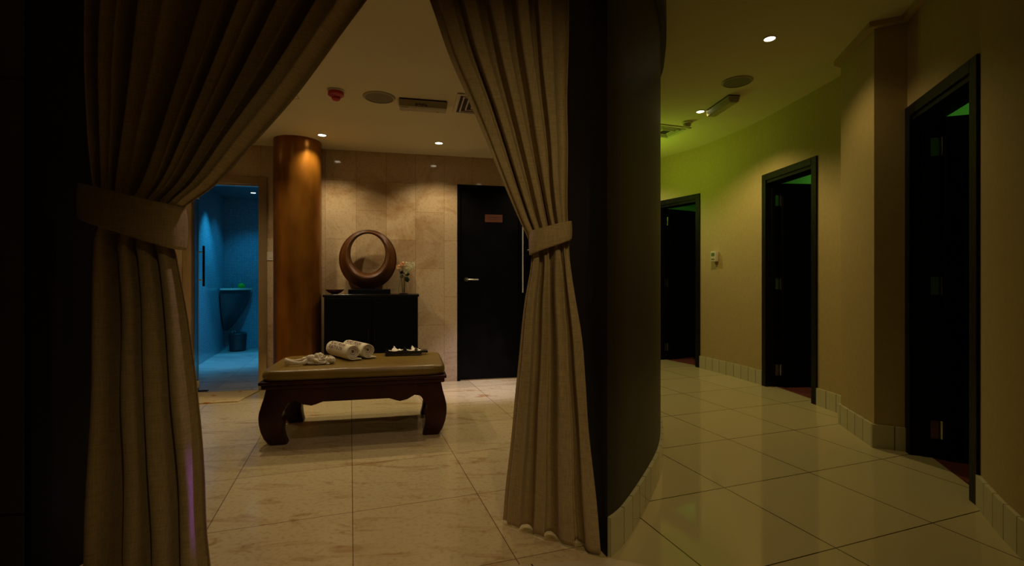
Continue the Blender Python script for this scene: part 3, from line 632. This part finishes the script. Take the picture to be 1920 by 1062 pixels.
# towels
def text_mesh(body, size, bend):
    cu = bpy.data.curves.new('lettering', 'FONT'); cu.body = body; cu.size = size; cu.align_x = 'CENTER'; cu.extrude = .0006; cu.resolution_u = 2
    to = bpy.data.objects.new('lettering_source', cu); COL.objects.link(to)
    bpy.context.view_layer.update()
    me = bpy.data.meshes.new_from_object(to.evaluated_get(bpy.context.evaluated_depsgraph_get()))
    bpy.data.objects.remove(to); bpy.data.curves.remove(cu)
    for v in me.vertices: v.co = bend(v.co)
    return me
def towel(name, near, ang, length, R, label, seed):
    """rolled towel; local x runs from the near end to the far end"""
    t = thing(name, (near[0], near[1], ZT), ang, label, 'towel', 'rolled towels on the bench')
    turns = 3.4; N_ = 110; th = .0125
    def center(k):
        a = k / N_ * turns * 2 * PI; r = .006 + (R - th / 2 - .006) * (k / N_) ** .85; return a, r
    end_a = -PI / 2
    path = []
    for k in range(N_ + 1):
        a, r = center(k); aa = end_a - (turns * 2 * PI) + a
        wob = 1 + .05 * noise.noise(Vector((math.cos(aa) * 1.5, math.sin(aa) * 1.5, seed + a * .2)))
        path.append(Vector((r * wob * math.cos(aa), r * wob * math.sin(aa) + R)))
    last = path[-1]
    for k in range(1, 6): path.append(Vector((last.x + .012 * k, th / 2 * .8 + .0005)))
    # offset both ways
    def section():
        L_, R_ = [], []
        for i, p_ in enumerate(path):
            d = (path[min(i + 1, len(path) - 1)] - path[max(i - 1, 0)]).normalized(); n = Vector((-d.y, d.x))
            w = th / 2 * (0.80 if i > 4 else .6); L_.append(p_ + n * w); R_.append(p_ - n * w)
        return L_ + R_[::-1]
    sec = section(); nx = 16
    m = MB(); rings = []
    for i in range(nx + 1):
        u = i / nx
        ring = []
        for j, q in enumerate(sec):
            rr = math.hypot(q.x, q.y - R) / R
            ex = (.004 * (1 - rr)) * (1 if u < .5 else -1) * (6 if u in (0, 1) else 0)
            jit = .0035 * noise.noise(Vector((q.x * 40, q.y * 40, seed * 3 + 7))) if u in (0, 1) else 0
            bulge = 1 + .02 * noise.noise(Vector((u * 4, q.x * 20, q.y * 20 + seed)))
            edge = 1 - .05 * (max(0, abs(u - .5) - .4) / .1) ** 2
            ring.append(m.bm.verts.new((u * length + ex + jit, -q.x * bulge * edge, R + (q.y - R) * bulge * edge)))
        rings.append(ring)
    n = len(sec)
    for A, B in zip(rings, rings[1:]):
        for k in range(n): m.bm.faces.new([A[k], A[(k + 1) % n], B[(k + 1) % n], B[k]])
    half = n // 2
    for ring in (rings[0], rings[-1]):
        for k in range(half - 1): m.bm.faces.new([ring[k], ring[k + 1], ring[n - 2 - k], ring[n - 1 - k]])
    m.build('rolled_cloth', M['terry'], t, smooth='all')
    def bend(c, R=R):
        a = (68 - 0) * PI / 180; s_ = c.y / R
        ang_ = math.radians(36) + s_                       # angle above horizontal on the camera side
        rr = R * 1.008 + .0012 + c.z
        return Vector((length * .52 - c.x, rr * math.cos(ang_), R + rr * math.sin(ang_)))
    for body, sz, dy in (('HONEY MOON', .036, .008), ('BEAUTY & SPA', .036, -.024)):
        me = text_mesh(body, sz, lambda c, dy=dy: bend(Vector((c.x, c.y + dy, c.z))))
        me.materials.append(M['print'])
        o = bpy.data.objects.new('lettering', me); COL.objects.link(o); o.parent = t
    return t
TA = math.atan2(.73, -.68)
towel('rolled_towel', (-1.150, 3.490), TA, .385, .058, 'cream rolled towel with brown lettering, the one nearer the front of the bench', 1.3)
towel('rolled_towel', (-1.066, 3.574), TA, .36, .058, 'cream rolled towel tucked behind the lettered one, nearer the cabinet', 4.7)
# headband
hbd = thing('towelling_headband', (-1.385, 3.365, ZT), BETA, 'crumpled cream towelling headband with brown lettering beside the rolled towels', 'headband')
hbd.scale = (1.15, 1.15, 1.35)
def loop(u, v):
    a = u * 2 * PI; x = -.095 + .062 * math.cos(a); y = -.012 + .045 * math.sin(a)
    hgt = .026 + .008 * math.sin(a * 2 + 1); tw = .010 * math.sin(a * 3)
    t = v * 2 * PI
    rad = .0065
    return Vector((x + (rad * math.cos(t)) * math.cos(a) + tw * .3, y + rad * math.cos(t) * math.sin(a), .002 + hgt * (.5 + .5 * math.sin(t)) ))
MB().grid(loop, 60, 10, True, True).build('loop', M['terry'], hbd, smooth='all')
cr = MB(); random.seed(12)
def crump(u, v):
    a = u * 2 * PI; b = v * PI / 2
    rx, ry, rz_ = .072, .042, .034
    d = Vector((math.cos(a) * math.cos(b), math.sin(a) * math.cos(b), math.sin(b)))
    f = .95 + .8 * abs(noise.noise(d * 2.2 + Vector((4, 2, 1)))) + .16 * noise.noise(d * 5 + Vector((1, 5, 2)))
    return Vector((.035 + rx * d.x * f, ry * d.y * f, .001 + rz_ * d.z * f * (1.25 if d.x < -.1 else 1)))
cr.grid(crump, 70, 26, True); cr.build('gathered_cloth', M['terry'], hbd, smooth='all')
kn = MB()
for c_, r_ in (((-.02, -.01, .030), .022), ((.03, .0, .040), .018), ((.10, -.02, .018), .018), ((-.055, .005, .022), .016)): kn.ball(c_, r_, 3, (1.3, .9, .8), .35, 14)
kn.build('knot', M['terry'], hbd, smooth='all')
for body, px_, pz_ in (('SPA', .075, .046), ('M', .02, .018)):
    me = text_mesh(body, .024, lambda c, px_=px_, pz_=pz_: Vector((px_ + c.x, -.052 - .0 - c.z + c.y * .6, pz_ + c.y * .7 - .01)))
    me.materials.append(M['print']); o = bpy.data.objects.new('lettering', me); COL.objects.link(o); o.parent = hbd
# tray with flowers
tr = thing('serving_tray', (-.845, 3.80, ZT), BETA, 'small black lacquer tray of white flowers on the right end of the bench', 'tray')
m = MB(); m.box(-.150, .125, -.075, .075, 0, .008, .002)
for (a, b, c_, d_) in ((-.150, .125, -.075, -.067), (-.150, .125, .067, .075), (-.150, -.142, -.067, .067), (.117, .125, -.067, .067), (-.014, -.008, -.067, .067)): m.box(a, b, c_, d_, .006, .034, .0015)
m.build('tray_body', M['black_gloss'], tr)
MB().box(.125, .175, -.030, .030, .010, .032, .003).build('handle', M['black_gloss'], tr)
random.seed(21)
fl_pos = [(-.095, -.01, .034, .2), (-.060, .02, .036, 1.3), (.035, -.015, .034, 2.2), (.070, .020, .038, .9), (.090, -.02, .033, 3.4)]
fl_lab = ['white flower at the far left of the black tray', 'white flower with an upright petal left of the tray divider', 'white flower just right of the tray divider', 'white flower at the back right of the black tray', 'white flower nearest the tray handle']
R3 = Matrix.Rotation(BETA, 3, 'Z')
for (x, y, z, a0), lb in zip(fl_pos, fl_lab):
    q = R3 @ Vector((x, y, 0)); fl = thing('frangipani_flower', (-.845 + q.x, 3.80 + q.y, ZT + .008), a0, lb, 'flower', 'white flowers on the tray')
    pm = MB()
    for k in range(5):
        a = k * 2 * PI / 5
        def pt(u, v, a=a, k=k):
            w = .016 * math.sin(PI * (.08 + .92 * u) ** .8) * (v - .5) * 2; r = .004 + .040 * u
            lift = .020 + (.006 + (.026 if k == 1 else 0)) * u ** 1.6 + .003 * (v - .5)
            return Vector((r * math.cos(a) - w * math.sin(a), r * math.sin(a) + w * math.cos(a), lift))
        pm.grid(pt, 7, 5)
    pm.build('petals', M['petal'], fl, smooth='all')
    MB().tube([(0, 0, 0), (.001, 0, .012), (0, 0, .022)], [.003, .003, .005], 8).build('calyx', M['gyp'], fl, smooth=True)

# ------------------------------------------------------------------ corridor doors
def room_door(nm, L_, R_, up_hinge, mat_f):
    d = Vector((R_[0] - L_[0], R_[1] - L_[1])); w = d.length; ang = math.atan2(d.y, d.x)
    e = bpy.data.objects.new(nm, None); COL.objects.link(e); e.location = (L_[0], L_[1], 0); e.rotation_euler = (0, 0, ang); struct(e)
    f = MB(); aw = .065
    f.box(0, aw, -.014, .0, 0, 2.17, .003).box(w - aw, w, -.014, .0, 0, 2.17, .003).box(aw, w - aw, -.014, 0, 2.17 - aw, 2.17, .003)
    f.build('architrave', mat_f, e)
    j = MB(); i0 = aw - .03
    j.box(0.001, aw, .0, .165, 0, 2.105).box(w - aw, w - .001, .0, .165, 0, 2.105).box(aw, w - aw, .0, .165, 2.105 - .03, 2.105 + .064)
    j.box(aw, aw + .012, .05, .085, 0, 2.075).box(w - aw - .012, w - aw, .05, .085, 0, 2.075)
    j.build('door_frame', mat_f, e)
    lw = w - 2 * aw - .006
    leaf = MB().box(aw + .004, aw + .044, .150, .150 + lw, .008, 2.068, .002).build('door_leaf', M['black_matt'], e)
    hl = MB()
    hl.box(aw + .044, aw + .052, .15 + lw - .10, .15 + lw - .04, .98, 1.04).tube([(aw + .05, .15 + lw - .07, 1.01), (aw + .10, .15 + lw - .07, 1.01), (aw + .10, .15 + lw - .17, 1.01)], .009, 8)
    hl.build('door_handle', M['chrome'], leaf, smooth=True)
    for z in (.17, 1.05, 1.90):
        h = MB().box(aw, aw + .0025, .092, .147, z - .055, z + .055).tube([(aw + .004, .1485, z - .055), (aw + .004, .1485, z + .055)], .006, 8)
        for zz in (-.035, 0, .035):
            for yy in (.105, .128): h.box(aw + .0025, aw + .004, yy - .004, yy + .004, z + zz - .004, z + zz + .004)
        h.build('hinge', M['chrome'], e, smooth=True)
    return e
room_door('door_1', D1[0], D1[1], 0, M['black_wood'])
room_door('door_2', D2[0], D2[1], 0, M['black_wood'])
room_door('door_3', D3[0], D3[1], 0, M['black_wood'])
# ceiling curtain tracks in the rooms
for (x, y, a, lb) in ((3.15, 4.35, .9, 'dark curved curtain track on the green lit ceiling behind the middle corridor door'), (3.25, 2.75, .3, 'dark curtain track on the green lit ceiling behind the nearest corridor door'), (2.9, 6.35, .9, 'dark curtain track on the green lit ceiling behind the farthest corridor door')):
    t = MB(); t.tube([(-.6, -.30, 0), (-.1, -.25, 0), (.05, -.15, 0), (.1, .0, 0), (.1, .7, 0)], .012, 8).tube([(-.05, .15, 0), (.5, .05, 0)], .008, 6)
    o = t.build('curtain_track', M['black_matt'], loc=(x, y, 2.507), rz=a, smooth=True); tag(o, lb, 'curtain track', 'curtain tracks in the treatment rooms')
# thermostat
tq = Vector((2.412, 5.68)); ta = math.atan2(-(5.965 - 5.30), 2.53 - 2.34)
tn = Vector((-math.sin(ta), math.cos(ta)))
th = thing('thermostat', (2.412 - tn.x * .012, 5.68 - tn.y * .012, 1.37), ta, 'white wall thermostat between the two farthest corridor doors', 'thermostat')
MB().box(-.042, .042, -.030, .016, -.062, .062, .004).build('housing', M['white_plastic'], th, smooth=True)
MB().box(-.028, .028, -.0315, -.028, .0, .040, .001).build('display', M['lcd'], th)
MB().box(-.022, -.004, -.0325, -.028, -.040, -.028, .001).box(.004, .022, -.0325, -.028, -.040, -.028, .001).build('buttons', M['dark_slot'], th)

# ------------------------------------------------------------------ ceiling fittings
def downlight(x, y, z, label, lit='lamp_warm', r=.042, cat='ceiling light', grp='lit recessed downlights'):
    t = thing('recessed_downlight', (x, y, z), 0, label, cat, grp)
    MB().lathe([(r * .80, -.001), (r * .86, -.006), (r * 1.0, -.005), (r * 1.06, 0)], 28).build('bezel', M['white_plastic'], t, smooth=True)
    MB().lathe([(0, -.003), (r * .82, -.003), (r * .82, -.0005), (0, -.0005)], 24).build('lamp_glass', M[lit], t, smooth=True)
    return t
dl = ['lit ceiling downlight right above the bronze column', 'lit ceiling downlight in front of the marble wall, left of the black door', 'lit ceiling downlight near the second black door, behind the right curtain', 'lit ceiling downlight above the left end of the bench, behind the left curtain', 'lit ceiling downlight behind the top of the right curtain', 'lit ceiling downlight by the steam room doorway, behind the left curtain']
for (x, y), lb in zip(LOBBY_SPOTS, dl): downlight(x, y, ZL, lb)
downlight(1.773, 3.303, ZC, 'lit corridor downlight nearest the front, near the boxed pier')
downlight(1.854, 4.726, ZC, 'lit corridor downlight beside the emergency light')
downlight(-3.87, 7.18, 2.4, 'blue white downlight in the steam room ceiling', 'lamp_blue')
def ceiling_speaker(x, y, z, r, label):
    t = thing('ceiling_speaker', (x, y, z), 0, label, 'speaker', 'round ceiling speakers')
    MB().lathe([(r * .88, -.002), (r * .9, -.010), (r * .97, -.010), (r * 1.04, -.004), (r * 1.05, 0)], 48).build('rim', M['olive_plastic'], t, smooth=True)
    MB().lathe([(0, -.010), (r * .5, -.0095), (r * .885, -.006), (r * .885, -.001), (0, -.001)], 48).build('grille', M['grille'], t, smooth=True)
    return t
ceiling_speaker(-.967, 3.496, ZL, .110, 'round ceiling speaker between the red fire sounder and the emergency light')
ceiling_speaker(1.885, 4.02, ZC, .118, 'round ceiling speaker in the corridor')
rb = thing('fire_sounder', (-1.239, 3.378, ZL), 0, 'small red fire alarm sounder on the lobby ceiling', 'alarm')
MB().lathe([(0, 0), (.056, 0), (.058, -.008), (.052, -.012), (0, -.012)], 32).build('base', M['white_plastic'], rb, smooth=True)
MB().lathe([(.053, -.012), (.054, -.034), (.040, -.044), (.030, -.048), (.028, -.062), (.018, -.070), (0, -.072)], 32).build('body', M['red'], rb, smooth=True)
def emergency(x, y, z, rz, l, w, h, label, letters):
    t = thing('emergency_light', (x, y, z), rz, label, 'emergency light', 'ceiling emergency lights')
    MB().box(-l / 2 * .97, l / 2 * .97, -w / 2 - .001, w / 2 * .97, -.009, 0).build('shadow_gap', M['dark_slot'], t)  # dark strip painting in the shade between housing and ceiling
    MB().box(-l / 2, l / 2, -w / 2, w / 2, -h * .35, -.008, .004).build('housing', M['olive_plastic'], t, smooth=True)
    m = MB(); pr = [(-w / 2 * .96, -h * .35), (-w / 2 * .80, -h * .9), (-w / 2 * .5, -h), (w / 2 * .5, -h), (w / 2 * .80, -h * .9), (w / 2 * .96, -h * .35)]
    m.prism_y(pr, -l / 2 * .97, l / 2 * .97)
    for v in m.bm.verts: v.co = Vector((v.co.y, v.co.x, v.co.z))
    m.build('diffuser', M['olive_plastic'], t)
    MB().box(-l * .45, -l * .30, -w * .30, w * .30, -h - .002, -h + .004, .001).build('end_panel', M['olive_plastic'], t)
    MB().ball((l * .30, w * .1, -h - .002), .006, 2).build('indicator', M['chrome'], t, smooth=True)
    if letters:
        lt = MB(); x = -l * .16
        for a, b, c_ in ((.006, .014, 0), (.004, .016, 0), (.010, .006, .008), (.005, .015, 0), (.009, .012, .002), (.004, .016, 0), (.011, .007, 0)):
            y0 = -w / 2 * .965
            lt.box(x, x + a, y0 - .0015, y0 + .004, -h * .80 + c_, -h * .80 + c_ + b); x += a + .006
        lt.build('lettering', M['dark_slot'], t)
    return t
emergency(-.667, 3.60, ZL, BETA, .355, .13, .060, 'rectangular emergency light on the lobby ceiling beside the air grille', True)
emergency(1.972, 4.50, ZC, math.radians(96), .40, .11, .065, 'emergency light on the corridor ceiling beyond the round speaker', '')
def vent(x, y, z, rz, s, label):
    t = thing('air_diffuser', (x, y, z), rz, label, 'air vent', 'ceiling air grilles')
    m = MB()
    for (a, b, c_, d_) in ((-1, 1, -1, -.86), (-1, 1, .86, 1), (-1, -.86, -.86, .86), (.86, 1, -.86, .86)): m.box(a * s, b * s, c_ * s, d_ * s, -.012, 0, .002)
    m.build('frame', M['white_plastic'], t)
    MB().box(-.86 * s, .86 * s, -.86 * s, .86 * s, -.002, 0).build('backing', M['dark_slot'], t)
    for i, k in enumerate((.76, .56, .36)):
        b = MB(); a = k * s; th_ = .05 * s
        for (x0, x1, y0, y1) in ((-a, a, -a, -a + th_), (-a, a, a - th_, a), (-a, -a + th_, -a + th_, a - th_), (a - th_, a, -a + th_, a - th_)): b.box(x0, x1, y0, y1, -.014, -.002, .001)
        b.build('vane', M['white_plastic'], t)
    return t
vent(-.235, 3.65, ZL, BETA, .20, 'square white ceiling air diffuser half behind the right curtain in the lobby')
vent(1.70, 5.35, ZC, TH, .20, 'square ceiling air diffuser at the far end of the corridor')
sk = thing('smoke_detector', (1.838, 5.04, ZC), 0, 'small round smoke detector on the corridor ceiling', 'smoke detector')
MB().lathe([(0, 0), (.055, 0), (.055, -.014), (.046, -.020), (0, -.020)], 28).build('base', M['white_plastic'], sk, smooth=True)
MB().lathe([(.040, -.020), (.040, -.038), (.030, -.052), (0, -.054)], 28).build('sensor_head', M['olive_plastic'], sk, smooth=True)
hp = Vector((-1.564, 3.537)) - Vector((BX, BY)) * .22 - Vector((-BY, BX)) * .22
ap = thing('access_panel', (hp.x, hp.y, ZL), BETA, 'square flush access panel in the lobby ceiling, left of the red sounder', 'hatch')
m = MB()
for (a, b, c_, d_) in ((-.22, .22, -.22, -.214), (-.22, .22, .214, .22), (-.22, -.214, -.214, .214), (.214, .22, -.214, .214)): m.box(a, b, c_, d_, -.002, 0)
m.build('frame', M['olive_plastic'], ap); MB().box(-.21, .21, -.21, .21, -.0015, 0).build('hatch_panel', M['ceiling'], ap)

# ------------------------------------------------------------------ curtains
def interp(rows, z):
    rows = sorted(rows, key=lambda r: r[0])
    if z <= rows[0][0]: return rows[0][1:]
    if z >= rows[-1][0]: return rows[-1][1:]
    for i in range(len(rows) - 1):
        a, b = rows[i], rows[i + 1]
        if a[0] <= z <= b[0]:
            t = (z - a[0]) / (b[0] - a[0])
            p0 = rows[max(i - 1, 0)]; p3 = rows[min(i + 2, len(rows) - 1)]
            out = []
            for k in range(1, len(a)):
                m1 = (b[k] - p0[k]) / max(1e-6, b[0] - p0[0]) * (b[0] - a[0]); m2 = (p3[k] - a[k]) / max(1e-6, p3[0] - a[0]) * (b[0] - a[0])
                out.append((2 * t ** 3 - 3 * t * t + 1) * a[k] + (t ** 3 - 2 * t * t + t) * m1 + (-2 * t ** 3 + 3 * t * t) * b[k] + (t ** 3 - t * t) * m2)
            return out
def curtain(label, rows, folds_top, folds_bot, ztie, zt, zb, seed, flip, band, band_tilt):
    """rows: z, x of the free edge, x of the wall edge, y of the free edge, y of the wall edge, fold depth"""
    t = thing('curtain', (0, 0, 0), 0, label, 'curtain', 'tied back linen curtains')
    NU, NV = 260, 120
    def fold(s, n, sd):
        ph = s * n * 2 * PI + 3.6 * noise.noise(Vector((s * 3.1, sd, 0)))
        k = int(ph / (2 * PI)); am = .85 + .9 * noise.noise(Vector((k * 1.7 + .3, sd * 2, 5)))
        return am * (1.9 * abs(math.cos(ph / 2)) ** 5 - .75 + .12 * math.sin(ph * 2 + sd)), ph
    def f(u, v):
        z = zb + (zt - zb) * v
        xf, xw, yf, yw, am = interp(rows, z)
        a1, p1 = fold(u, folds_top, seed); a2, p2 = fold(u, folds_bot, seed + 9)
        bl_ = min(1, max(0, (z - ztie + .12) / .24)); bl_ = bl_ * bl_ * (3 - 2 * bl_)
        a = a1 * bl_ + a2 * (1 - bl_); n_ = folds_top * bl_ + folds_bot * (1 - bl_)
        ph = p1 * bl_ + p2 * (1 - bl_)
        x = xf + (xw - xf) * (u + .40 / (2 * PI * n_) * math.sin(2 * (p1 if bl_ > .5 else p2)) * (abs(bl_ - .5) * 2))
        y = yf + (yw - yf) * u + 1.15 * am * a * min(1.0, u * n_ * 3 + .15)
        y += .012 * noise.noise(Vector((u * 8, z * 2.2, seed)))
        x += .006 * noise.noise(Vector((u * 6, z * 3, seed + 4)))
        return Vector((x, y, z))
    m = MB(); m.grid(f, NU, NV)
    bmesh.ops.recalc_face_normals(m.bm, faces=m.bm.faces)
    o = m.build('linen_panel', M['linen'], t, smooth='all', fix=False)
    md = o.modifiers.new('cloth_thickness', 'SOLIDIFY'); md.thickness = 0.003; md.offset = 0; md.use_even_offset = False
    # sewn line along the leading hem
    cx_, cy_, hw, hd, zc, hh = band
    def bnd(u, v):
        a = u * 2 * PI; c_, s_ = math.cos(a), math.sin(a); e = .65
        x = cx_ + hw * math.copysign(abs(c_) ** e, c_); y = cy_ + hd * math.copysign(abs(s_) ** e, s_)
        w = 1 + .035 * math.sin(v * PI) + .01 * noise.noise(Vector((c_ * 3, s_ * 3, seed)))
        return Vector((cx_ + (x - cx_) * w, cy_ + (y - cy_) * w, zc + hh * (v - .5) * (1 + .12 * c_ * flip) + band_tilt * (x - cx_)))
    m = MB(); m.grid(bnd, 90, 12, True)
    o = m.build('tieback', M['linen'], t, smooth='all')
    md = o.modifiers.new('cloth_thickness', 'SOLIDIFY'); md.thickness = 0.006; md.offset = -1; md.use_even_offset = False
    return t
curtain('beige linen curtain on the left side of the opening, tied back with a wide band',
        [(2.36, -.42, -1.50, 1.83, 1.72, .062), (2.10, -.583, -1.50, 1.80, 1.72, .060), (1.81, -.778, -1.50, 1.78, 1.72, .054), (1.59, -.953, -1.49, 1.76, 1.72, .044),
         (1.43, -1.09, -1.49, 1.75, 1.73, .034), (1.34, -1.200, -1.485, 1.74, 1.73, .030), (1.24, -1.235, -1.50, 1.74, 1.73, .030), (1.16, -1.215, -1.50, 1.74, 1.73, .036),
         (.94, -1.180, -1.50, 1.74, 1.73, .042), (.37, -1.118, -1.51, 1.74, 1.72, .05), (.015, -1.095, -1.52, 1.74, 1.72, .055)],
        6.3, 4.2, 1.31, 2.36, .012, 2.0, 1, (-1.368, 1.735, .172, .075, 1.318, .140), -0.28)
curtain('beige linen curtain on the right side of the opening, tied back beside the dark wall',
        [(2.36, -.385, .235, 2.02, 2.0, .035), (2.25, -.344, .232, 2.01, 2.0, .035), (2.04, -.271, .230, 2.0, 2.0, .034), (1.85, -.189, .229, 2.0, 2.0, .032),
         (1.60, -.080, .229, 2.0, 2.0, .028), (1.36, .020, .230, 2.0, 2.0, .025), (1.24, .072, .236, 2.0, 2.0, .024), (1.17, .080, .240, 2.0, 2.0, .026),
         (1.0, .0556, .262, 2.02, 1.99, .032), (.80, .035, .285, 2.05, 1.97, .034), (.36, -.007, .318, 2.10, 1.93, .034), (.012, -.040, .345, 2.14, 1.89, .030)],
        5.2, 3.6, 1.24, 2.36, .012, 6.0, -1, (.160, 2.0, .087, .060, 1.262, .088), 0.30)
